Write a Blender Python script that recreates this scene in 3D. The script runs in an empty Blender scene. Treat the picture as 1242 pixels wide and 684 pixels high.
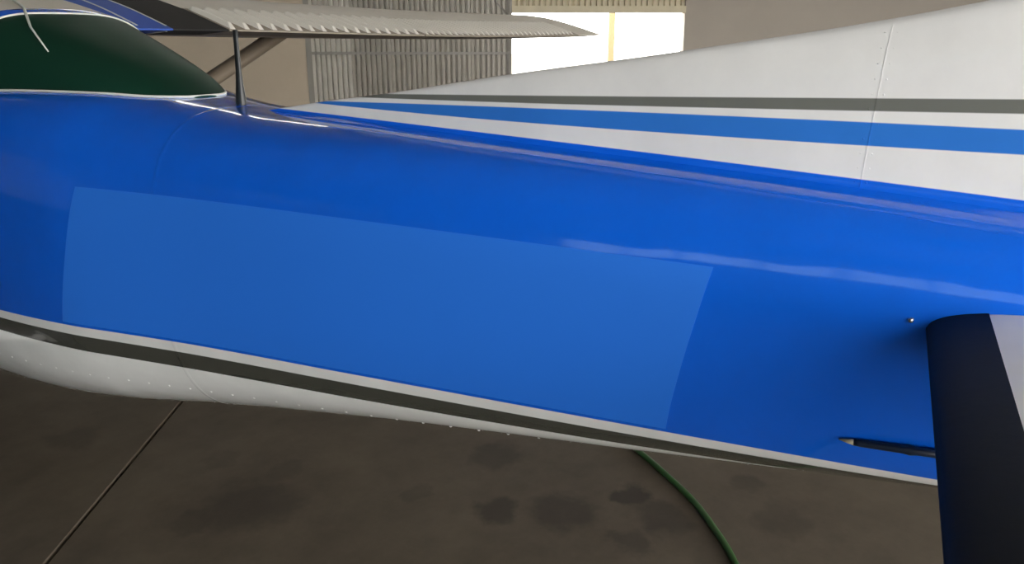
import bpy, math, random
from mathutils import Vector, Matrix

# ------------------------------------------------------------------ camera, sky, exposure
sc = bpy.context.scene
CX = 1.95            # aircraft centre line
FZ = -0.25           # hangar floor level
YAW, PITCH, ROLL = 56.0, 17.2, 0.0
EYE = Vector((0, 0, 1.85))
cam_data = bpy.data.cameras.new('camera')
cam = bpy.data.objects.new('camera', cam_data)
sc.collection.objects.link(cam)
cam.location = EYE
cam.rotation_euler = (math.radians(90 - PITCH), math.radians(ROLL), math.radians(-YAW))
cam_data.sensor_width = 36.0
cam_data.lens = 36.0 * 975 / 1242
cam_data.clip_start = 0.02
cam_data.clip_end = 500
sc.camera = cam

world = bpy.data.worlds.new('overcast_sky')
sc.world = world
world.use_nodes = True
bg = world.node_tree.nodes['Background']
bg.inputs[0].default_value = (1.0, 0.985, 0.96, 1)
bg.inputs[1].default_value = 4.9

sc.view_settings.view_transform = 'Standard'
sc.view_settings.look = 'None'
sc.view_settings.gamma = 1.0
sc.view_settings.use_curve_mapping = False
sc.view_settings.exposure = 1.12

R = random.Random(7)
COL = sc.collection

# ------------------------------------------------------------------ helpers
def lin(r, g, b):
    f = lambda c: (c / 255 / 12.92) if c / 255 <= .04045 else ((c / 255 + .055) / 1.055) ** 2.4
    return (f(r), f(g), f(b), 1)

def mesh(name, verts, faces, mats, parent=None, smooth=True, idx=None, sharp=None):
    me = bpy.data.meshes.new(name)
    me.from_pydata([tuple(v) for v in verts], [], faces)
    me.update()
    if not isinstance(mats, (list, tuple)):
        mats = [mats]
    for m in mats:
        me.materials.append(m)
    if idx:
        for p, i in zip(me.polygons, idx):
            p.material_index = i
    for p in me.polygons:
        p.use_smooth = smooth
    if smooth and sharp:
        me.set_sharp_from_angle(angle=math.radians(sharp))
    o = bpy.data.objects.new(name, me)
    COL.objects.link(o)
    if parent:
        attach(o, parent)
    return o

def attach(o, parent):
    o.parent = parent
    m = Matrix.Translation(parent.location) if parent.parent is None else Matrix.Identity(4)
    if parent.parent is None:
        o.matrix_parent_inverse = m.inverted()

def empty(name, loc):
    o = bpy.data.objects.new(name, None)
    o.location = loc
    o.empty_display_size = .2
    COL.objects.link(o)
    return o

def tag(o, label=None, cat=None, group=None, kind=None):
    if label: o['label'] = label
    if cat: o['category'] = cat
    if group: o['group'] = group
    if kind: o['kind'] = kind
    return o

def box_geo(V, Fc, lo, hi, xf=None):
    b = len(V)
    for z in (lo[2], hi[2]):
        for x, y in ((lo[0], lo[1]), (hi[0], lo[1]), (hi[0], hi[1]), (lo[0], hi[1])):
            p = Vector((x, y, z))
            V.append(xf(p) if xf else p)
    for f in ((0, 3, 2, 1), (4, 5, 6, 7), (0, 1, 5, 4), (1, 2, 6, 5), (2, 3, 7, 6), (3, 0, 4, 7)):
        Fc.append(tuple(b + i for i in f))

def tube_geo(V, Fc, pts, rad, n=8, squash=None):
    """round tube along pts; rad number or list"""
    pts = [Vector(p) for p in pts]
    b0 = len(V)
    for i, p in enumerate(pts):
        t = (pts[min(i + 1, len(pts) - 1)] - pts[max(i - 1, 0)]).normalized()
        a = t.cross(Vector((0, 0, 1)))
        if a.length < 1e-3:
            a = t.cross(Vector((1, 0, 0)))
        a.normalize()
        c = a.cross(t)
        r = rad[i] if isinstance(rad, (list, tuple)) else rad
        for k in range(n):
            an = 2 * math.pi * k / n
            V.append(p + a * (r * math.cos(an)) + c * (r * math.sin(an) * (squash or 1)))
    for i in range(len(pts) - 1):
        for k in range(n):
            a0 = b0 + i * n + k; a1 = b0 + i * n + (k + 1) % n
            Fc.append((a0, a1, a1 + n, a0 + n))
    Fc.append(tuple(b0 + k for k in range(n))[::-1])
    e = b0 + (len(pts) - 1) * n
    Fc.append(tuple(e + k for k in range(n)))

def interp(x, xs, ys):
    """smooth (Hermite) interpolation through a table"""
    if x <= xs[0]: return ys[0]
    if x >= xs[-1]: return ys[-1]
    i = 0
    while x > xs[i + 1]: i += 1
    h = xs[i + 1] - xs[i]
    def slope(j):
        if j == 0: return (ys[1] - ys[0]) / (xs[1] - xs[0])
        if j == len(xs) - 1: return (ys[-1] - ys[-2]) / (xs[-1] - xs[-2])
        a = (ys[j] - ys[j - 1]) / (xs[j] - xs[j - 1]); b = (ys[j + 1] - ys[j]) / (xs[j + 1] - xs[j])
        return 0 if a * b <= 0 else (a + b) / 2
    t = (x - xs[i]) / h
    m0, m1 = slope(i) * h, slope(i + 1) * h
    return ((2*t**3 - 3*t*t + 1) * ys[i] + (t**3 - 2*t*t + t) * m0 + (-2*t**3 + 3*t*t) * ys[i+1] + (t**3 - t*t) * m1)

# ------------------------------------------------------------------ materials
def new_mat(name):
    m = bpy.data.materials.new(name)
    m.use_nodes = True
    return m, m.node_tree.nodes, m.node_tree.links, m.node_tree.nodes['Principled BSDF']

def setin(n, **kw):
    for k, v in kw.items():
        n.inputs[k.replace('_', ' ')].default_value = v

def plain(name, col, rough=.5, metal=0.0, coat=0.0, noise=0.0, scale=8.0, bump=0.0, spec=.5):
    m, N, L, p = new_mat(name)
    p.inputs['Base Color'].default_value = col
    p.inputs['Roughness'].default_value = rough
    p.inputs['Metallic'].default_value = metal
    p.inputs['Coat Weight'].default_value = coat
    p.inputs['Coat Roughness'].default_value = .08
    p.inputs['Specular IOR Level'].default_value = spec
    if noise or bump:
        tc = N.new('ShaderNodeTexCoord')
        nz = N.new('ShaderNodeTexNoise'); setin(nz, Scale=scale, Detail=6.0, Roughness=.6)
        L.new(tc.outputs['Object'], nz.inputs['Vector'])
        if noise:
            mr = N.new('ShaderNodeMapRange')
            setin(mr, From_Min=.25, From_Max=.75, To_Min=1 - noise, To_Max=1 + noise)
            L.new(nz.outputs['Fac'], mr.inputs['Value'])
            mx = N.new('ShaderNodeMix'); mx.data_type = 'RGBA'; mx.blend_type = 'MULTIPLY'
            mx.inputs['Factor'].default_value = 1
            mx.inputs['A'].default_value = col
            L.new(mr.outputs['Result'], mx.inputs['B'])
            L.new(mx.outputs['Result'], p.inputs['Base Color'])
        if bump:
            b = N.new('ShaderNodeBump'); setin(b, Strength=bump, Distance=.01)
            L.new(nz.outputs['Fac'], b.inputs['Height'])
            L.new(b.outputs['Normal'], p.inputs['Normal'])
    return m

def quad_fit(pts):
    (x0, y0), (x1, y1), (x2, y2) = pts
    d0 = (y1 - y0) / (x1 - x0); d1 = (y2 - y1) / (x2 - x1)
    c = (d1 - d0) / (x2 - x0)
    b = d0 - c * (x0 + x1)
    a = y0 - b * x0 - c * x0 * x0
    return a, b, c

def qv(q, y): return q[0] + q[1] * y + q[2] * y * y

def striped(name, layers, base, rough=.2, coat=1.0, spec=.15, wob=.0025, cr_=.06):
    """aircraft paint: base colour, each layer = (curve, colour) painted where z < curve(y), in order"""
    m, N, L, p = new_mat(name)
    tc = N.new('ShaderNodeTexCoord')
    sp = N.new('ShaderNodeSeparateXYZ'); L.new(tc.outputs['Object'], sp.inputs[0])
    def mth(op, a, b=None):
        n = N.new('ShaderNodeMath'); n.operation = op
        for i, v in enumerate((a, b)):
            if v is None: continue
            if isinstance(v, (int, float)): n.inputs[i].default_value = v
            else: L.new(v, n.inputs[i])
        return n.outputs[0]
    y, z = sp.outputs['Y'], sp.outputs['Z']
    y2 = mth('MULTIPLY', y, y)
    cur = None
    for q, c in layers:
        zz = mth('ADD', mth('ADD', mth('MULTIPLY', y, q[1]), mth('MULTIPLY', y2, q[2])), q[0])
        d = mth('SUBTRACT', zz, z)
        mr = N.new('ShaderNodeMapRange'); setin(mr, From_Min=-.0012, From_Max=.0012)
        L.new(d, mr.inputs['Value'])
        mx = N.new('ShaderNodeMix'); mx.data_type = 'RGBA'
        L.new(mr.outputs['Result'], mx.inputs['Factor'])
        if cur is None: mx.inputs['A'].default_value = base
        else: L.new(cur, mx.inputs['A'])
        mx.inputs['B'].default_value = c
        cur = mx.outputs['Result']
    # slight grime over the paint
    nz = N.new('ShaderNodeTexNoise'); setin(nz, Scale=5.0, Detail=7.0, Roughness=.62)
    L.new(tc.outputs['Object'], nz.inputs['Vector'])
    mr = N.new('ShaderNodeMapRange'); setin(mr, From_Min=.3, From_Max=.75, To_Min=1.0, To_Max=.9)
    L.new(nz.outputs['Fac'], mr.inputs['Value'])
    mx = N.new('ShaderNodeMix'); mx.data_type = 'RGBA'; mx.blend_type = 'MULTIPLY'; mx.inputs['Factor'].default_value = 1
    if cur is None: mx.inputs['A'].default_value = base
    else: L.new(cur, mx.inputs['A'])
    L.new(mr.outputs['Result'], mx.inputs['B'])
    L.new(mx.outputs['Result'], p.inputs['Base Color'])
    # streaky polish: stretched along the fuselage
    mp = N.new('ShaderNodeMapping'); mp.inputs['Scale'].default_value = (3, 2.0, 3)
    L.new(tc.outputs['Object'], mp.inputs['Vector'])
    n2 = N.new('ShaderNodeTexNoise'); setin(n2, Scale=2.2, Detail=5.0, Roughness=.6)
    L.new(mp.outputs['Vector'], n2.inputs['Vector'])
    r2 = N.new('ShaderNodeMapRange'); setin(r2, From_Min=.3, From_Max=.7, To_Min=rough * .8, To_Max=rough * 1.25)
    L.new(n2.outputs['Fac'], r2.inputs['Value'])
    L.new(r2.outputs['Result'], p.inputs['Roughness'])
    # slight oil-canning of the thin skin
    mp2 = N.new('ShaderNodeMapping'); mp2.inputs['Scale'].default_value = (2, 1.2, 3.2)
    L.new(tc.outputs['Object'], mp2.inputs['Vector'])
    n3 = N.new('ShaderNodeTexNoise'); setin(n3, Scale=1.5, Detail=2.5, Roughness=.5)
    L.new(mp2.outputs['Vector'], n3.inputs['Vector'])
    bp = N.new('ShaderNodeBump'); setin(bp, Strength=.30, Distance=.02)
    L.new(n3.outputs['Fac'], bp.inputs['Height'])
    L.new(bp.outputs['Normal'], p.inputs['Normal'])
    L.new(bp.outputs['Normal'], p.inputs['Coat Normal'])
    p.inputs['Coat Weight'].default_value = coat
    p.inputs['Coat Roughness'].default_value = cr_
    p.inputs['Specular IOR Level'].default_value = spec
    return m

BLUE = lin(12, 97, 220)
WHITE = lin(232, 230, 228)
GREY = lin(112, 113, 107)
DGREY = lin(70, 70, 64)

q_bw = quad_fit([(3.478, .770), (1.642, .831), (.096, .906)])
q_wd = quad_fit([(3.497, .734), (1.655, .790), (.30, .866)])
q_dw = quad_fit([(3.533, .670), (1.685, .724), (.744, .790)])
M_fus = striped('fuselage_paint', [(q_bw, WHITE), (q_wd, DGREY), (q_dw, lin(244, 243, 240))], BLUE)
f_gt = quad_fit([(1.9, 1.662), (.848, 1.698), (.07, 1.725)])
f_gb = quad_fit([(1.873, 1.651), (.847, 1.674), (.065, 1.697)])
f_bt = quad_fit([(2.103, 1.630), (.846, 1.658), (.06, 1.666)])
f_bb = quad_fit([(2.103, 1.622), (.843, 1.610), (.052, 1.617)])
f_base = quad_fit([(2.315, 1.595), (.84, 1.556), (.038, 1.526)])
M_fin = striped('fin_paint', [(f_gt, GREY), (f_gb, WHITE), (f_bt, lin(50, 120, 208)), (f_bb, WHITE), (f_base, BLUE)], WHITE, rough=.35, coat=.25)
M_blue = striped('blue_gloss_paint', [], BLUE)
M_satin = plain('satin_blue_paint', lin(12, 70, 165), .5)
M_white = striped('white_gloss_paint', [], WHITE, rough=.35, coat=.25)
M_patch = plain('matte_cover_blue', lin(38, 114, 222), .6, spec=.25)  # for the rectangle that stands in for a registration cover
M_boot = plain('black_rubber', (.003, .0045, .0055, 1), .6, noise=.2, scale=30, bump=.05, spec=.18)
M_walk = plain('black_antislip', (.012, .011, .010, 1), .85, noise=.3, scale=60, bump=.3)
M_flap = plain('dull_white_skin', lin(205, 198, 186), .5, noise=.06, scale=6)
M_groove = plain('shaded_groove_skin', lin(148, 138, 124), .6, noise=.1, scale=9)  # darker base puts the shade between the beads into the colour
M_bead = plain('lit_white_bead', lin(226, 221, 212), .5)  # paler base paints in the light caught by the beads
M_seal = plain('pale_sealant', lin(205, 208, 200), .5)
M_dark = plain('dark_plastic', (.010, .0105, .011, 1), .4)
M_chrome = plain('steel', (.6, .6, .6, 1), .3, metal=1.0)
M_tyre = plain('tyre_rubber', (.015, .015, .015, 1), .8)
M_probe = plain('dark_navy_plastic', (.006, .012, .03, 1), .4)
M_tip = plain('pale_tip', lin(170, 160, 135), .5)
m, N, L, p = new_mat('green_tinted_glass')
p.inputs['Base Color'].default_value = (.010, .045, .028, 1)
p.inputs['Roughness'].default_value = .35
p.inputs['Specular IOR Level'].default_value = .2
p.inputs['Transmission Weight'].default_value = .25
p.inputs['IOR'].default_value = 1.18
M_glass = m

# ------------------------------------------------------------------ hangar
D2 = Vector((math.sin(math.radians(YAW)), math.cos(math.radians(YAW)), 0))
E2 = Vector((math.cos(math.radians(YAW)), -math.sin(math.radians(YAW)), 0))
def hv(p):            # hangar frame: (u across, d depth, z) -> world
    return E2 * p[0] + D2 * p[1] + Vector((0, 0, p[2]))

def hbox(name, lo, hi, mat, parent=None):
    V, Fc = [], []
    box_geo(V, Fc, lo, hi, hv)
    return mesh(name, V, Fc, mat, parent, smooth=False)

M_wall_l = plain('beige_plaster', lin(188, 174, 155), .9, noise=.05, scale=1.2)
M_wall_r = plain('grey_plaster', lin(166, 158, 148), .9, noise=.05, scale=1.0)
M_wall_b = plain('cool_grey_plaster', lin(150, 158, 164), .9, noise=.05, scale=1.0)
M_sheet = plain('zinc_sheet', lin(168, 162, 152), .45, metal=.25, noise=.12, scale=3)
M_sheet2 = plain('zinc_sheet_pale', lin(196, 191, 182), .45, metal=.2, noise=.1, scale=3)
M_rail = plain('galvanised_rail', lin(150, 147, 140), .5, metal=.3)
M_roof = plain('fibre_roof', lin(150, 138, 120), .9, noise=.1, scale=2)
M_fascia = plain('pale_beam', lin(205, 195, 170), .8, noise=.08, scale=4)
M_post = plain('ochre_post', lin(160, 146, 112), .8)
M_ground = plain('outdoor_concrete', lin(205, 200, 190), .9, noise=.08, scale=.6)

m, N, L, p = new_mat('added_skylight_sheeting')  # sheeting of the skylight added to light the far walls
N.remove(p)
t1 = N.new('ShaderNodeBsdfTransparent'); t1.inputs[0].default_value = (.9, .9, .88, 1)
t2 = N.new('ShaderNodeBsdfTranslucent'); t2.inputs[0].default_value = (.85, .85, .8, 1)
ms = N.new('ShaderNodeMixShader'); ms.inputs[0].default_value = .35
L.new(t1.outputs[0], ms.inputs[1]); L.new(t2.outputs[0], ms.inputs[2])
L.new(ms.outputs[0], N['Material Output'].inputs['Surface'])
M_clear = m
m, N, L, p = new_mat('streak_tint_glass')  # added panes, tinted to dim and cool the streak reflected on the flank
N.remove(p)
t1 = N.new('ShaderNodeBsdfTransparent'); t1.inputs[0].default_value = (.40, .52, .56, 1)
t2 = N.new('ShaderNodeBsdfTranslucent'); t2.inputs[0].default_value = (.3, .32, .32, 1)
ms = N.new('ShaderNodeMixShader'); ms.inputs[0].default_value = .4
L.new(t1.outputs[0], ms.inputs[1]); L.new(t2.outputs[0], ms.inputs[2])
L.new(ms.outputs[0], N['Material Output'].inputs['Surface'])
M_frost = m

# floor: dark joint bed carrying slabs
m, N, L, p = new_mat('stained_concrete')
geo = N.new('ShaderNodeNewGeometry')
nz = N.new('ShaderNodeTexNoise'); setin(nz, Scale=2.2, Detail=9.0, Roughness=.7)
L.new(geo.outputs['Position'], nz.inputs['Vector'])
cr = N.new('ShaderNodeValToRGB')
cr.color_ramp.elements[0].position = .3; cr.color_ramp.elements[0].color = lin(64, 55, 43)
cr.color_ramp.elements[1].position = .72; cr.color_ramp.elements[1].color = lin(88, 78, 64)
L.new(nz.outputs['Fac'], cr.inputs[0])
nd = N.new('ShaderNodeTexNoise'); setin(nd, Scale=5.0, Detail=4.0, Roughness=.6)
L.new(geo.outputs['Position'], nd.inputs['Vector'])
sub = N.new('ShaderNodeVectorMath'); sub.operation = 'SUBTRACT'; sub.inputs[1].default_value = (.5, .5, .5)
L.new(nd.outputs['Color'], sub.inputs[0])
scl = N.new('ShaderNodeVectorMath'); scl.operation = 'SCALE'; scl.inputs['Scale'].default_value = .28
L.new(sub.outputs[0], scl.inputs[0])
add = N.new('ShaderNodeVectorMath'); add.operation = 'ADD'
L.new(geo.outputs['Position'], add.inputs[0]); L.new(scl.outputs[0], add.inputs[1])
cur = cr.outputs[0]
# oil stains (x, y, radius, strength) with shapes of their own
STAINS = [(2.03, 2.83, .26, .55), (1.80, 2.95, .10, .35), (2.62, 1.87, .13, .65), (2.80, 1.60, .19, .55), (3.06, 2.17, .14, .45),
          (3.10, 1.42, .10, .75), (3.00, 1.22, .17, .55), (2.55, 2.28, .08, .3), (3.85, .88, .12, .4), (1.92, 4.15, .16, .3),
          (2.35, 2.95, .11, .3), (3.3, .75, .15, .35), (2.2, 3.3, .1, .25), (3.5, 1.0, .09, .35), (2.75, 1.25, .1, .45)]
for (sx, sy, sr, st) in STAINS:
    ds = N.new('ShaderNodeVectorMath'); ds.operation = 'DISTANCE'; ds.inputs[1].default_value = (sx, sy, FZ)
    L.new(add.outputs[0], ds.inputs[0])
    mr = N.new('ShaderNodeMapRange'); mr.interpolation_type = 'SMOOTHSTEP'
    setin(mr, From_Min=sr * .55, From_Max=sr * 1.1, To_Min=st, To_Max=0.0)
    L.new(ds.outputs['Value'], mr.inputs['Value'])
    mx = N.new('ShaderNodeMix'); mx.data_type = 'RGBA'
    L.new(mr.outputs['Result'], mx.inputs['Factor']); L.new(cur, mx.inputs['A'])
    mx.inputs['B'].default_value = lin(30, 22, 15)
    cur = mx.outputs['Result']
L.new(cur, p.inputs['Base Color'])
p.inputs['Roughness'].default_value = .75
bp = N.new('ShaderNodeBump'); setin(bp, Strength=.15, Distance=.01)
L.new(nz.outputs['Fac'], bp.inputs['Height']); L.new(bp.outputs['Normal'], p.inputs['Normal'])
M_slab = m
M_bed = plain('dark_joint_bed', lin(66, 54, 40), .9)

JD = Vector((2.44 - 1.26, 4.042 - 3.202, 0)).normalized()      # direction of the visible slab joint
JN = Vector((-JD.y, JD.x, 0))
J0 = Vector((1.695, 3.492, 0))
def jv(p): return J0 + JD * p[0] + JN * p[1] + Vector((0, 0, p[2]))
V, Fc = [], []
box_geo(V, Fc, (-18, -22, FZ - .20), (24, 22, FZ - .03), jv)
floor = tag(mesh('floor', V, Fc, M_bed, None, False), kind='structure')
ub = [-18 + 6 * i + 2.2 for i in range(-1, 8)]
vb = [0 + 5.0 * i for i in range(-5, 6)]
for i in range(len(ub) - 1):
    for j in range(len(vb) - 1):
        x0, x1 = max(ub[i], -18), min(ub[i + 1], 24); y0, y1 = max(vb[j], -22), min(vb[j + 1], 22)
        if x1 - x0 < .2 or y1 - y0 < .2: continue
        g = .007
        V = []; e = .006
        for z, k in ((FZ - .03, 0), (FZ - e, 0), (FZ, e)):
            for x, y in ((x0 + g + k, y0 + g + k), (x1 - g - k, y0 + g + k), (x1 - g - k, y1 - g - k), (x0 + g + k, y1 - g - k)):
                V.append(jv((x, y, z)))
        Fc = [(0, 3, 2, 1), (8, 9, 10, 11)]
        for r in (0, 4):
            for k in range(4):
                Fc.append((r + k, r + (k + 1) % 4, r + 4 + (k + 1) % 4, r + 4 + k))
        mesh('slab', V, Fc, M_slab, floor, False)

WD = 18.0
BACK = -4.6
tag(hbox('ground', (-60, WD + .6, FZ - .5), (60, 90, FZ - .05), M_ground), kind='structure')
tag(hbox('ground', (-60, -80, FZ - .5), (60, -5.0, FZ - .08), M_ground), kind='structure')

ROOF_Z = 5.2
wall_left = tag(hbox('wall_left', (-16, WD, FZ), (-4.43, WD + .3, ROOF_Z), M_wall_l), kind='structure')
wall_right = tag(hbox('wall_right', (3.67, WD - .05, FZ), (16, WD + .3, ROOF_Z), M_wall_r), kind='structure')
tag(hbox('wall_side', (-16.3, BACK, FZ), (-16, WD + .3, ROOF_Z), M_wall_b), kind='structure')
tag(hbox('wall_far_side', (16, 3.0, FZ), (16.3, WD + .3, ROOF_Z), M_wall_r), kind='structure')
# wall behind the photographer: solid below, a clerestory above, added to reflect a streak on the flank; open hangar mouth to its right
tag(hbox('wall_back', (-16, BACK - .3, FZ), (1.0, BACK, 2.45), M_wall_b), kind='structure')
tag(hbox('wall_back_head', (-16, BACK - .3, 3.6), (1.0, BACK, ROOF_Z), M_wall_b), kind='structure')
tag(hbox('wall_back_pier', (-16, BACK - .3, 2.45), (-9, BACK, 3.6), M_wall_b), kind='structure')
win = tag(hbox('added_clerestory', (-9, BACK - .2, 2.45), (-8.92, BACK - .1, 3.6), M_rail), kind='structure')
for i in range(8):
    u = -8.92 + 9.92 * i / 8
    hbox('pane', (u, BACK - .155, 2.45), (u + 1.2, BACK - .15, 3.6), M_frost, win)
    hbox('mullion', (u + 1.2, BACK - .2, 2.45), (u + 1.24, BACK - .1, 3.6), M_rail, win)
# roof with an unseen skylight band, added to brighten the far walls
SK0, SK1 = 11.8, 12.35
ceiling = tag(hbox('ceiling', (-16.3, BACK - .3, ROOF_Z), (16.3, SK0, ROOF_Z + .1), M_roof), kind='structure')
hbox('roof_sheet', (-16.3, SK1, ROOF_Z), (16.3, WD + .3, ROOF_Z + .1), M_roof, ceiling)
for i in range(8):
    u = -16.3 + 32.6 * i / 8
    hbox('added_skylight_sheet', (u + .03, SK0, ROOF_Z + .03), (u + 4.045, SK1, ROOF_Z + .035), M_clear, ceiling)
for d in (-3.8, -.6, 3.8, 8.2, 14.8):
    hbox('roof_beam', (-16, d, ROOF_Z - .28), (16, d + .16, ROOF_Z), M_rail, ceiling)

# corrugated sliding door panel in front of the wall gap
def corrugated(name, u0, u1, z0, z1, d, mat, parent, pitch=.112, depth=.07):
    prof = []
    u = u0
    while u < u1 - 1e-4:
        for du, dd in ((0, 1), (.55, 1), (.64, 0), (.91, 0), (1.0, 1)):
            uu = min(u + du * pitch, u1)
            prof.append((uu, d - dd * depth))
        u += pitch
    V, Fc = [], []
    for z in (z0, z1):
        for (uu, dd) in prof: V.append(hv((uu, dd, z)))
        for (uu, dd) in prof: V.append(hv((uu, dd + .004, z)))
    n = len(prof)
    for i in range(n - 1):
        Fc.append((i, i + 1, 2 * n + i + 1, 2 * n + i))
        Fc.append((n + i + 1, n + i, 3 * n + i, 3 * n + i + 1))
    return mesh(name, V, Fc, mat, parent, smooth=False)

door = tag(hbox('door_1', (-4.43, WD - .02, FZ + .05), (-4.29, WD + .05, 4.2), M_rail), kind='structure')
n_sheet = 5
us = [-4.29 + (4.27) * i / n_sheet for i in range(n_sheet + 1)]
for i in range(n_sheet):
    corrugated('corrugated_sheet', us[i], us[i + 1] + .02, FZ + .05, 4.15, WD - .03 - .006 * (i % 2), M_sheet2 if i in (0,) else M_sheet, door)
hbox('cross_rail', (-4.33, WD - .13, 1.41), (-.02, WD - .075, 1.47), M_rail, door)
hbox('cross_rail', (-4.33, WD - .13, 3.5), (-.02, WD - .075, 3.56), M_rail, door)
hbox('edge_post', (-.10, WD - .10, FZ + .05), (0.0, WD + .05, 4.2), M_rail, door)
V, Fc = [], []
tube_geo(V, Fc, [hv((-.62, WD - .11, 2.75)), hv((-.06, WD - .11, 2.2))], .018, 6)
mesh('brace', V, Fc, M_rail, door)
# header above the opening
tag(hbox('trim_1', (0.0, WD - .12, 2.26), (3.67, WD + .12, 2.40), M_fascia), kind='structure')
wall_head = tag(hbox('wall_header', (-4.43, WD + .12, 4.15), (3.67, WD + .3, ROOF_Z), M_wall_r), kind='structure')
corrugated('corrugated_sheet', 0.0, 3.67, 2.36, 4.2, WD + .10, M_fascia, wall_head, pitch=.12, depth=.06)
tag(hbox('trim_2', (2.53, WD + 4.0, FZ - .05), (2.69, WD + 4.16, 6.5), M_post), kind='structure')

# ------------------------------------------------------------------ aircraft
plane = tag(empty('light_aircraft', (CX, 3.9, FZ)),
            'blue and white high-wing light aircraft parked in hangar, seen along its tail', 'aircraft')

ST = [
    (-1.75, .02, 1.14, 1.25, 1.36, 2, 2),
    (-1.3, .07, 1.05, 1.25, 1.42, 2, 2),
    (-0.6, .14, .95, 1.24, 1.46, 2.0, 2.2),
    (0.0, .185, .858, 1.22, 1.495, 2.6, 2.3),
    (0.8, .25, .725, 1.18, 1.532, 2.75, 2.4),
    (1.7, .335, .578, 1.13, 1.562, 2.9, 2.5),
    (2.4, .41, .452, 1.08, 1.588, 3.0, 2.6),
    (2.8, .475, .38, 1.05, 1.625, 3.1, 2.7),
    (3.0, .51, .342, 1.04, 1.645, 3.5, 2.8),
    (3.6, .56, .262, 1.0, 1.662, 4.6, 3.0),
    (4.6, .57, .23, 1.0, 1.665, 5.0, 3.2),
    (5.6, .57, .24, 1.0, 1.66, 5.0, 3.2),
    (6.4, .52, .30, .98, 1.55, 4.0, 3.0),
    (7.2, .42, .42, .97, 1.42, 3.0, 2.6),
    (7.45, .30, .60, .98, 1.30, 2.4, 2.4)]
YS = [s[0] for s in ST]
def stat(y): return [interp(y, YS, [s[k] for s in ST]) for k in range(1, 7)]
def side_x(y, z):
    w, zb, zm, zt, nu, nl = stat(y)
    t, n = ((z - zm) / (zt - zm), nu) if z > zm else ((zm - z) / (zm - zb), nl)
    return w * max(0, 1 - min(1, abs(t)) ** n) ** (1 / n)
def deck_z(y, x):
    w, zb, zm, zt, nu, nl = stat(y)
    return zm + (zt - zm) * max(0, 1 - min(1, abs(x) / w) ** nu) ** (1 / nu)
def side_pt(y, z, s=-1, off=0.0):
    e = 1e-3
    p = Vector((CX + s * side_x(y, z), y, z))
    if off:
        a = Vector((CX + s * side_x(y + e, z), y + e, z)) - Vector((CX + s * side_x(y - e, z), y - e, z))
        b = Vector((CX + s * side_x(y, z + e), y, z + e)) - Vector((CX + s * side_x(y, z - e), y, z - e))
        n = a.cross(b).normalized()
        if n.x * s < 0: n = -n
        p += n * off
    return p

NA = 96
def ring(y, n=NA):
    w, zb, zm, zt, nu, nl = stat(y)
    out = []
    for k in range(n):
        t = 2 * math.pi * k / n
        c, s = math.cos(t), math.sin(t)
        e = 2 / (nu if s >= 0 else nl)
        out.append(Vector((CX + w * math.copysign(abs(c) ** e, c), y, zm + (zt - zm if s >= 0 else zm - zb) * math.copysign(abs(s) ** e, s))))
    return out
ys = [-1.75 + i * .05 for i in range(185)]
ys = [y for y in ys if y <= 7.45]
V, Fc = [], []
for y in ys: V += ring(y)
for i in range(len(ys) - 1):
    for k in range(NA):
        a = i * NA + k; b = i * NA + (k + 1) % NA
        Fc.append((a, a + NA, b + NA, b))
Fc.append(tuple(range(NA))); Fc.append(tuple((len(ys) - 1) * NA + k for k in range(NA))[::-1])
fus = mesh('fuselage', V, Fc, M_fus, plane, True, sharp=40)

# skin lap joints around the tail cone
for y in (2.50,):
    V, Fc = [], []
    for yy, off in ((y - .010, .0002), (y - .009, .0005), (y + .009, .0005), (y + .010, .0002)):
        c = Vector((CX, yy, stat(yy)[2]))
        V += [c + (q - c) * (1 + off / max(.05, (q - c).length)) for q in ring(yy, 72)]
    for i in range(3):
        for k in range(72):
            a = i * 72 + k; b = i * 72 + (k + 1) % 72
            Fc.append((a, a + 72, b + 72, b))
    mesh('skin_seam', V, Fc, M_fus, fus)

# belly rivets
def dome(r, h):
    V = [(0, 0, h)]; Fc = []
    for j, (rr, zz) in enumerate(((.6, .75), (1, 0))):
        for k in range(8):
            a = 2 * math.pi * k / 8; V.append((r * rr * math.cos(a), r * rr * math.sin(a), h * zz))
    for k in range(8):
        Fc.append((0, 1 + k, 1 + (k + 1) % 8)); Fc.append((1 + k, 9 + k, 9 + (k + 1) % 8, 1 + (k + 1) % 8))
    return V, Fc
rv, rf = dome(.005, .003)
rivet0 = None
for i in range(30):
    y = .95 + i * .10
    z = qv(q_dw, y) - .055 - .028 * (y - .5)
    p0 = side_pt(y, z, -1, 0); p1 = side_pt(y, z, -1, .01)
    n = (p1 - p0).normalized()
    if rivet0 is None:
        rivet0 = mesh('rivet', rv, rf, M_white, None); o = rivet0
    else:
        o = rivet0.copy(); COL.objects.link(o)
    o.parent = fus
    o.matrix_basis = Matrix.Translation(p0) @ n.to_track_quat('Z', 'Y').to_matrix().to_4x4()

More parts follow.
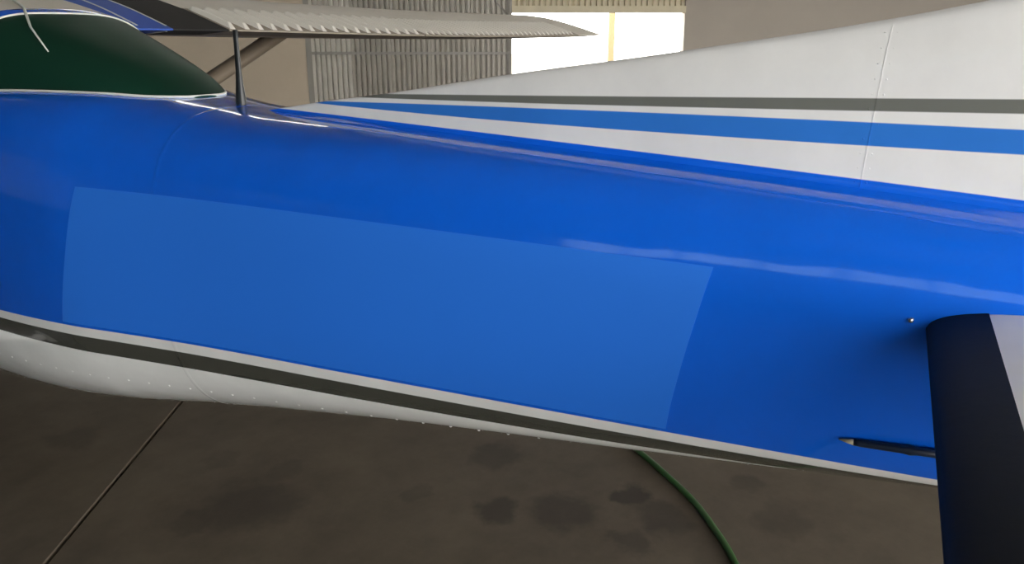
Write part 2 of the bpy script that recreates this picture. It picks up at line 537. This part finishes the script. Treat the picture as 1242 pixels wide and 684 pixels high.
# matte blue rectangle on the flank, standing in for a registration cover
def flank_panel(name, tl, bl, br, tr, mat, parent, s=-1, off=.0016, nu_=40, nv=16, zfun=None, th=.0016):
    V, Fc = [], []
    for lay in (off, -.004):
        for i in range(nu_ + 1):
            u = i / nu_
            for j in range(nv + 1):
                v = j / nv
                y = (tl[0] * (1 - u) + tr[0] * u) * (1 - v) + (bl[0] * (1 - u) + br[0] * u) * v
                zt = tl[1] * (1 - u) + tr[1] * u
                yb = bl[0] * (1 - u) + br[0] * u
                zb_ = zfun(yb) if zfun else bl[1] * (1 - u) + br[1] * u
                V.append(side_pt(y, zt * (1 - v) + zb_ * v, s, lay))
    n1 = nv + 1; T = (nu_ + 1) * n1
    for i in range(nu_):
        for j in range(nv):
            a = i * n1 + j
            Fc.append((a, a + 1, a + n1 + 1, a + n1))
    edge = [i * n1 for i in range(nu_ + 1)] + [nu_ * n1 + j for j in range(1, n1)] + [i * n1 + nv for i in range(nu_ - 1, -1, -1)] + [j for j in range(nv - 1, 0, -1)]
    for k in range(len(edge)):
        a, b = edge[k], edge[(k + 1) % len(edge)]
        Fc.append((a, b, b + T, a + T))
    return mesh(name, V, Fc, mat, parent, True, sharp=50)
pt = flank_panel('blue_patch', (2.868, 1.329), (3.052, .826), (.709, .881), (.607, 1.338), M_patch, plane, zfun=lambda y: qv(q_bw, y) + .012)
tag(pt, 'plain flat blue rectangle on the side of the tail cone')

# cabin side glazing (forward of the view)
for s in (-1, 1):
    flank_panel('side_window', (4.35, 1.60), (4.35, 1.38), (3.75, 1.38), (3.75, 1.60), M_glass, plane, s, nu_=12, nv=6)
    flank_panel('side_window', (5.25, 1.60), (5.25, 1.36), (4.45, 1.36), (4.45, 1.60), M_glass, plane, s, nu_=12, nv=6)

# hump over the deck: rear window, roof
def hump_h(y): return .28 * (y - 2.72) / 1.0 if y < 3.72 else interp(y, [3.72, 4.2, 4.8, 5.3, 5.7], [.28, .37, .41, .33, .05])
HW = .425
def hump_w(y): return HW * min(1, max(0, (y - 2.72) / 1.0)) ** .42
def hump_n(y): return 2.3 + 1.0 * min(1, max(0, (y - 2.8) / .9))
def hump_pt(y, v, lift=0.0):
    x = hump_w(y) * v
    return Vector((CX + x, y, deck_z(y, x) + (hump_h(y) + .004) * max(0, 1 - abs(v) ** hump_n(y)) ** (1 / hump_n(y)) + lift))
def hump(name, y0, y1, ny, mat, parent, nv=48):
    V, Fc = [], []
    vs = [math.sin(math.pi * (k / nv - .5)) for k in range(nv + 1)]
    for i in range(ny + 1):
        y = y0 + (y1 - y0) * i / ny
        for v in vs: V.append(hump_pt(y, v))
        for v in vs: V.append(Vector((CX + hump_w(y) * v, y, deck_z(y, hump_w(y) * v) - .03)))
    n = nv + 1
    for i in range(ny):
        a = i * 2 * n
        for k in range(nv):
            Fc.append((a + k, a + k + 1, a + 2 * n + k + 1, a + 2 * n + k))
            Fc.append((a + n + k + 1, a + n + k, a + 3 * n + k, a + 3 * n + k + 1))
    for i, fl in ((0, 0), (ny, 1)):
        a = i * 2 * n
        for k in range(nv):
            f = (a + k, a + n + k, a + n + k + 1, a + k + 1)
            Fc.append(f if not fl else f[::-1])
    return mesh(name, V, Fc, mat, parent, True, sharp=45)
rw = tag(hump('rear_window', 2.725, 3.66, 40, M_glass, plane), 'dark green tinted rear window')
tag(hump('roof_edge_strip', 3.66, 3.735, 4, M_blue, plane), 'dark blue strip along the rear edge of the cabin roof')
tag(hump('cabin_roof', 3.735, 5.25, 24, M_flap, plane), 'pale cabin roof')
tag(hump('windshield', 5.25, 5.7, 10, M_glass, plane), 'dark windshield')
# sealant bead round the rear window
V, Fc = [], []
pts = [hump_pt(3.66, math.sin(math.pi * (k / 40 - .5)), .001) for k in range(1, 40)]
tube_geo(V, Fc, pts, .006, 6)
mesh('window_seal', V, Fc, M_seal, rw)
V, Fc = [], []
pts = []
for s, rng in ((-1, range(40, 0, -1)), (1, range(1, 41))):
    for k in rng:
        y = 2.73 + (3.66 - 2.73) * (k / 40) ** 2
        pts.append(Vector((CX + s * hump_w(y), y, deck_z(y, hump_w(y)) + .004)))
tube_geo(V, Fc, pts, .0055, 6)
mesh('window_seal', V, Fc, M_seal, rw)

# pale aerial wire from the roof over the rear window
V, Fc = [], []
wp = [hump_pt(4.3, -.05, .05), hump_pt(4.0, -.14, .012), hump_pt(3.72, -.30, .008), hump_pt(3.50, -.58, .008), hump_pt(3.30, -.80, .007)]
tube_geo(V, Fc, wp, [.006, .006, .006, .005, .003], 6)
tag(mesh('aerial_wire', V, Fc, M_seal, plane), 'thin pale wire lying over the rear window')

# blade aerial on the rear deck
ay = 2.545
V, Fc = [], []
za = deck_z(ay, 0) - .004
prof = [(0, .019, .022), (.03, .017, .020), (.08, .012, .015), (.12, .0085, .013), (.22, .0075, .011), (.262, .0085, .012), (.266, .006, .009)]
n = 14
for (h, rx, ry) in prof:
    for k in range(n):
        a = 2 * math.pi * k / n
        V.append(Vector((CX + .02 + rx * math.cos(a), ay + ry * math.sin(a) - h * .02, za + h)))
for i in range(len(prof) - 1):
    for k in range(n):
        a = i * n + k; b = i * n + (k + 1) % n
        Fc.append((a, b, b + n, a + n))
Fc.append(tuple(range(n))[::-1]); Fc.append(tuple((len(prof) - 1) * n + k for k in range(n)))
tag(mesh('deck_antenna', V, Fc, M_dark, plane, True, sharp=50), 'short dark antenna with a flared foot on the rear deck')

# ---- fin with long dorsal fillet
def fin_top(y): return interp(y, [-1.25, -.95, -.06, .161, .813, 1.318, 1.758, 2.055, 2.42], [3.2, 3.15, 1.97, 1.913, 1.807, 1.739, 1.672, 1.633, 1.578])
def lead_y(z):
    """foremost y of the fin at height z"""
    lo, hi = -1.2, 2.42
    for _ in range(40):
        md = (lo + hi) / 2
        if fin_top(md) > z: lo = md
        else: hi = md
    return lo
V, Fc = [], []
fy = [-.86 + i * .04 for i in range(83)]
NR = 26
rows = []
for y in fy:
    zt, zb = fin_top(y), stat(y)[3] - .05
    for s in (-1, 1):
        for j in range(NR + 1):
            v = j / NR
            z = zt + (zb - zt) * v
            over = z - qv(f_base, y)               # height above the fin/tail-cone joint
            half = .034 * min(1, max(0, (2.42 - y) / 1.2)) ** .7 + .004
            edge = min(1, ((zt - z) / .10)) ** .5 if zt > z else 0
            h = half * (.12 + .88 * edge)
            if over < -.012:
                h += ((-.012 - over) ** 1.3) * 1.2 * min(1, (2.42 - y) / .5)
            V.append(Vector((CX + s * h, y, z)))
n = NR + 1
for i in range(len(fy) - 1):
    a = i * 2 * n; b = a + 2 * n
    for j in range(NR):
        Fc.append((a + j, a + j + 1, b + j + 1, b + j))
        Fc.append((a + n + j + 1, a + n + j, b + n + j, b + n + j + 1))
    Fc.append((a, b, b + n, a + n))
for j in range(NR):
    Fc.append((j, j + n, j + n + 1, j + 1))
fin = mesh('tail_fin', V, Fc, M_fin, plane, True, sharp=60)
# glossy dorsal fairing strips along the foot of the fin, added to widen its reflected streak
M_fair = striped('fairing_paint', [], BLUE, rough=.15, cr_=.03)
for s in (-1, 1):
    V, Fc = [], []
    yy = [-.5 + i * .05 for i in range(57)]
    K = 8
    for y in yy:
        wd = .03 + .085 * min(1, max(0, (2.33 - y) / .7))
        zj = qv(f_base, y) - .010
        for k in range(K + 1):
            t = k / K
            x = .022 + (wd - .022) * t
            z = max(deck_z(y, x) + .0006, zj + (deck_z(y, wd) + .0006 - zj) * t - .0035 * math.sin(math.pi * t))
            V.append(Vector((CX + s * x, y, z)))
        for k in range(K + 1):
            x = .022 + (wd - .022) * k / K
            V.append(Vector((CX + s * x, y, deck_z(y, x) - .02)))
    n = K + 1
    for i in range(len(yy) - 1):
        a = i * 2 * n; b = a + 2 * n
        for k in range(K):
            Fc.append((a + k, a + k + 1, b + k + 1, b + k)); Fc.append((a + n + k + 1, a + n + k, b + n + k, b + n + k + 1))
        Fc.append((a + K, a + n + K, b + n + K, b + K)); Fc.append((a + n, a, b, b + n))
    mesh('dorsal_fairing', V, Fc, M_fair, plane, True, sharp=40)
# rudder behind it
V, Fc = [], []
for (y0, y1, z) in ((-.88, -1.72, 1.36), (-.88, -1.60, 2.0), (-.90, -1.48, 2.6), (-1.0, -1.40, 3.16)):
    for y, h in ((y0, .035), (y0 - .1, .034), (y1, .004)):
        V.append(Vector((CX - h, y, z))); V.append(Vector((CX + h, y, z)))
for i in range(3):
    a = i * 6
    for q in ((0, 2, 8, 6), (2, 4, 10, 8), (4, 5, 11, 10), (5, 3, 9, 11), (3, 1, 7, 9), (1, 0, 6, 7)):
        Fc.append(tuple(a + k for k in q))
Fc.append((0, 1, 3, 5, 4, 2)); Fc.append((18, 20, 22, 23, 21, 19))
mesh('rudder', V, Fc, M_white, plane, False)
# riveted seam on the fin's near side
def fin_x(y, z):
    half = .034 * min(1, max(0, (2.42 - y) / 1.2)) ** .7 + .004
    zt = fin_top(y)
    edge = min(1, ((zt - z) / .10)) ** .5 if zt > z else 0
    over = z - qv(f_base, y)
    h = half * (.12 + .88 * edge)
    if over < -.012: h += ((-.012 - over) ** 1.3) * 1.2
    return CX - h
V, Fc = [], []
sp_ = []
for i in range(24):
    z = 1.50 + i * .016
    y = .352 - (z - 1.5) * .06
    sp_.append((fin_x(y, z), y, z))
for (x, y, z) in sp_:
    V.append(Vector((x - .0006, y - .0009, z))); V.append(Vector((x - .0006, y + .0009, z)))
    V.append(Vector((x + .003, y - .0009, z))); V.append(Vector((x + .003, y + .0009, z)))
for i in range(len(sp_) - 1):
    a = 4 * i
    Fc += [(a, a + 1, a + 5, a + 4), (a + 2, a + 6, a + 7, a + 3), (a, a + 4, a + 6, a + 2), (a + 1, a + 3, a + 7, a + 5)]
mesh('fin_seam', V, Fc, M_fin, fin, False)
for i, (x, y, z) in enumerate(sp_):
    if i % 2: continue
    for dy in (-.012, .012):
        mesh('rivet', [(x - q[2] * .4, y + dy + q[0] * .4, z + q[1] * .4) for q in rv], rf, M_fin, fin)

# ---- horizontal tail
def naca(s, t=.12):
    return 5 * t * (.2969 * math.sqrt(s) - .126 * s - .3516 * s * s + .2843 * s ** 3 - .1015 * s ** 4)
SZ = 1.272
def stab_sec(x_off, s0, s1, n, side, grow=0.0):
    """closed section at lateral offset x_off from the centre line"""
    X = CX + side * x_off
    le = .163 - (x_off - .17) * .16
    te = -.88 + (x_off - .17) * .04
    c = le - te
    if x_off > 1.78:
        k = min(1, (x_off - 1.78) / .17); le -= .25 * k * k; c = le - te
    t = .118 * (1 if x_off < 1.78 else max(.15, math.sqrt(max(0, 1 - ((x_off - 1.78) / .175) ** 2))))
    ss = [s0 + (s1 - s0) * (.5 - .5 * math.cos(math.pi * k / n)) if s0 > 0 else s0 + (s1 - s0) * (k / n) ** 2 for k in range(n + 1)]
    up = [Vector((X, le - s * c + (grow if s == 0 else 0), SZ + naca(s, t) * c + grow)) for s in ss]
    dn = [Vector((X, le - s * c + (grow if s == 0 else 0), SZ - naca(s, t) * c - grow)) for s in ss]
    return up + dn[::-1]
def loft(name, secs, mat, parent, sharp=35):
    V, Fc = [], []
    n = len(secs[0])
    for s in secs: V += s
    for i in range(len(secs) - 1):
        for k in range(n):
            a = i * n + k; b = i * n + (k + 1) % n
            Fc.append((a, b, b + n, a + n))
    Fc.append(tuple(range(n))[::-1]); Fc.append(tuple((len(secs) - 1) * n + k for k in range(n)))
    return mesh(name, V, Fc, mat, parent, True, sharp=sharp)
XO = [.04, .14, .2, .4, .8, 1.2, 1.6, 1.78, 1.83, 1.88, 1.92, 1.95]
for side in (-1, 1):
    st = loft('stabilizer', [stab_sec(x, 0, .62, 18, side) for x in XO], M_white, plane)
    if side < 0: tag(st, 'white horizontal stabilizer with black rubber leading edge')
    # de-ice boot wraps the leading edge, constant width
    secs = []
    for x in [.15, .2, .3, .5, .8, 1.1, 1.4, 1.7]:
        c = (.163 - (x - .17) * .16) - (-.88 + (x - .17) * .04)
        secs.append(stab_sec(x, 0, .104 / c, 16, side, grow=.0022))
    bt = loft('deice_boot', secs, M_boot, st)
    tag(bt, 'black rubber leading edge strip')
    loft('elevator', [stab_sec(x, .635, .995, 10, side) for x in XO[1:8]], M_white, plane)

# small bolt by the stabilizer root, dark probe low on the tail cone
p0 = side_pt(.190, 1.286, -1, 0); p1 = side_pt(.190, 1.286, -1, .008)
V, Fc = [], []
tube_geo(V, Fc, [p0, p0 + (p1 - p0) * .6, p1], [.0055, .0055, .004], 8)
mesh('bolt_head', V, Fc, M_chrome, plane)
V, Fc = [], []
a, b = side_pt(.268, .980, -1, .010), side_pt(.02, 1.006, -1, .012)
tube_geo(V, Fc, [a, a.lerp(b, .05), a.lerp(b, .4), a.lerp(b, .45), a.lerp(b, .5), b], [.0075, .0085, .0095, .012, .0095, .010], 10)
pb = tag(mesh('tail_probe', V, Fc, M_probe, plane), 'dark slender probe with pale pointed tip low on tail cone')
V, Fc = [], []
c = side_pt(.300, .977, -1, .007)
tube_geo(V, Fc, [c, c.lerp(a, .5), a], [.001, .0045, .0072], 10)
mesh('probe_tip', V, Fc, M_tip, pb)

# ---- wings
UP = ([0, .06, .25, .56, .74, .88, .96, 1.0], [.0, .030, .118, .218, .228, .172, .10, .035])
def w_chord(x): return 1.6 if x < 5.3 else interp(x, [5.3, 6.9, 7.22, 7.33, 7.37], [1.6, 1.32, 1.18, .95, .7])
def w_thick(x): return interp(x, [2.3, 5.0, 6.9, 7.2, 7.3, 7.35, 7.37], [1.0, .95, .84, .80, .68, .42, .12])
def w_te(x): return interp(x, [2.3, 3.0, 4.6, 5.7, 7.4], [1.866, 1.860, 1.830, 1.821, 1.830])
def w_up(x, s): return w_te(x) + .008 + interp(s, *UP) * w_thick(x)
def w_dn(x, s): return w_te(x) - .02 * w_thick(x) * min(1, s * 6) + (.05 * w_thick(x) * max(0, (s - .9) / .1) ** 2)
def mx(X, side): return X if side > 0 else 2 * CX - X
def wing_piece(name, x0, x1, s0, s1, mat, parent, side=1, nx=8, ns=24, abs_y=None, lift=0.0):
    secs = []
    for i in range(nx + 1):
        x = x0 + (x1 - x0) * i / nx
        c = w_chord(x)
        a, b = (s0, s1)
        if abs_y:
            a = max(a, (abs_y[0]) / c) if abs_y[0] else a
            b = min(b, abs_y[1] / c) if abs_y[1] else b
        ss = [a + (b - a) * k / ns for k in range(ns + 1)]
        secs.append([Vector((mx(x, side), 3.9 + s * c, w_up(x, s) + lift)) for s in ss] + [Vector((mx(x, side), 3.9 + s * c, w_dn(x, s) - lift)) for s in reversed(ss)])
    return loft(name, secs, mat, parent, 30)
for side in (1, -1):
    g = wing_piece('wing_root_fairing', CX + .29, 2.64, 0, 1, M_satin, plane, side, 3)
    if side > 0: tag(g, 'blue wing root with a white pinstripe')
    if side > 0:
        for xs, ww in ((2.47, .012), (2.632, .010)):
            wing_piece('pinstripe', xs - ww / 2, xs + ww / 2, .03, .8, M_seal, g, side, 1, 24, lift=.0025)
    g = wing_piece('wing_walk', 2.64, 2.985, 0, 1, M_walk, plane, side, 3)
    if side > 0: tag(g, 'black anti-slip strip across the wing root')
    w = wing_piece('wing_panel', 2.985, 6.90, .262, 1, M_flap, plane, side, 20, abs_y=(.42, None))
    fl = wing_piece('flap', 2.99, 4.66, 0, .255, M_groove, plane, side, 10, 10, abs_y=(None, .408))
    ai = wing_piece('aileron', 4.675, 6.90, 0, .4, M_groove, plane, side, 12, 10, abs_y=(None, .408))
    wing_piece('wing_tip', 6.90, 7.37, 0, 1, M_flap, plane, side, 16)
    if side < 0: continue
    tag(fl, 'corrugated wing flap'); tag(ai, 'corrugated aileron')
    # pressed beads, one object each
    def bead_mesh(x, hw, hh):
        V, Fc = [], []
        m_ = 10
        for k in range(m_ + 1):
            y = .012 + .385 * k / m_
            s = y / w_chord(x)
            e = min(1, min(k, m_ - k) / 1.0)
            z = w_up(x, s)
            for dx, dz in ((-hw, -.003), (-hw * .45, hh * e), (hw * .45, hh * e), (hw, -.003)):
                V.append(Vector((dx, y, z + dz - w_te(x))))
        for k in range(m_):
            a = 4 * k
            for j in range(3): Fc.append((a + j, a + j + 1, a + j + 5, a + j + 4))
            Fc.append((a + 3, a, a + 4, a + 7))
        Fc.append((0, 3, 2, 1)); Fc.append((4 * m_, 4 * m_ + 1, 4 * m_ + 2, 4 * m_ + 3))
        return V, Fc
    for par, xa, xb, step, hw, hh in ((fl, 3.03, 4.64, .0985, .022, .024), (ai, 4.72, 6.88, .070, .016, .018)):
        n_b = int((xb - xa) / step)
        for i in range(n_b + 1):
            x = xa + i * step
            bv, bf = bead_mesh(x, hw, hh)
            o = mesh('bead', [Vector((x + v.x, 3.9 + v.y, w_te(x) + v.z)) for v in bv], bf, M_bead, par, False)

# struts
for side in (1, -1):
    a = Vector((mx(4.35, side), 4.95, 1.90)); b = Vector((mx(2.45, side), 4.80, 1.05))
    V, Fc = [], []
    ax = (a - b).normalized(); ch = Vector((0, 1, 0)); nn = ax.cross(ch).normalized()
    n = 16
    for p_ in (b, a):
        for k in range(n):
            t = 2 * math.pi * k / n
            V.append(p_ + ch * (.075 * math.cos(t)) + nn * (.05 * math.sin(t)))
    for k in range(n): Fc.append((k, (k + 1) % n, n + (k + 1) % n, n + k))
    Fc.append(tuple(range(n))[::-1]); Fc.append(tuple(range(n, 2 * n)))
    mesh('wing_strut', V, Fc, plain('strut_paint', lin(120, 108, 92), .5) if side > 0 else bpy.data.materials['strut_paint'], plane, True, sharp=50)

# undercarriage, spinner and propeller (forward of the view)
def wheel(x, y, r, w):
    V, Fc = [], []
    pr = [(-w * .5, r * .45), (-w * .5, r * .8), (-w * .3, r * .97), (0, r), (w * .3, r * .97), (w * .5, r * .8), (w * .5, r * .45)]
    n = 28
    for (dx, rr) in pr:
        for k in range(n):
            a = 2 * math.pi * k / n
            V.append(Vector((x + dx, y + rr * math.cos(a), FZ + r + rr * math.sin(a))))
    for i in range(len(pr)):
        i2 = (i + 1) % len(pr)
        for k in range(n):
            k2 = (k + 1) % n
            Fc.append((i * n + k, i * n + k2, i2 * n + k2, i2 * n + k))
    wh = mesh('wheel', V, Fc, M_tyre, plane, True, sharp=40)
    V, Fc = [], []
    tube_geo(V, Fc, [Vector((x - w * .42, y, FZ + r)), Vector((x + w * .42, y, FZ + r))], r * .47, 20)
    mesh('hub', V, Fc, M_white, wh, True, sharp=40)
for side in (1, -1):
    V, Fc = [], []
    tube_geo(V, Fc, [Vector((mx(2.30, side), 4.45, .32)), Vector((mx(2.75, side), 4.42, .22)), Vector((mx(3.12, side), 4.40, -.03))], [.05, .042, .035], 12)
    mesh('gear_leg', V, Fc, M_white, plane)
    wheel(mx(3.22, side), 4.40, .22, .16)
V, Fc = [], []
tube_geo(V, Fc, [Vector((CX, 6.7, .45)), Vector((CX, 6.75, -.02))], .04, 12)
mesh('nose_leg', V, Fc, M_white, plane)
wheel(CX, 6.75, .18, .13)
V, Fc = [], []
tube_geo(V, Fc, [Vector((CX, 7.4, .98)), Vector((CX, 7.55, .98)), Vector((CX, 7.68, .98)), Vector((CX, 7.76, .98))], [.17, .15, .09, .01], 20)
mesh('spinner', V, Fc, M_white, plane)
for s in (1, -1):
    V, Fc = [], []
    tube_geo(V, Fc, [Vector((CX, 7.56, .98)), Vector((CX + s * .35, 7.56, .98 + s * .2)), Vector((CX + s * .85, 7.56, .98 + s * .45))], [.04, .075, .03], 10, squash=.25)
    mesh('propeller_blade', V, Fc, M_dark, plane)

# ------------------------------------------------------------------ green hose on the floor
M_hose = plain('green_hose', lin(34, 76, 26), .5, noise=.12, scale=20)
ctl = [(5.2, 2.6), (4.3, 2.25), (3.72, 1.93), (3.49, 1.565), (3.373, 1.382), (3.198, 1.138), (3.013, .95), (2.864, .824), (2.55, .60), (2.1, .42), (1.5, .38), (.6, .1)]
def catmull(P, n=8):
    out = []
    P = [Vector((a, b, 0)) for a, b in P]
    for i in range(len(P) - 1):
        p0, p1, p2, p3 = P[max(i - 1, 0)], P[i], P[i + 1], P[min(i + 2, len(P) - 1)]
        for k in range(n):
            t = k / n
            out.append(.5 * ((2 * p1) + (p2 - p0) * t + (2 * p0 - 5 * p1 + 4 * p2 - p3) * t * t + (3 * p1 - p0 - 3 * p2 + p3) * t ** 3))
    out.append(P[-1])
    return out
V, Fc = [], []
tube_geo(V, Fc, [q + Vector((0, 0, FZ + .0145)) for q in catmull(ctl)], .0145, 10)
tag(mesh('garden_hose', V, Fc, M_hose), 'thin green hose lying across the stained concrete floor under the tail', 'hose')
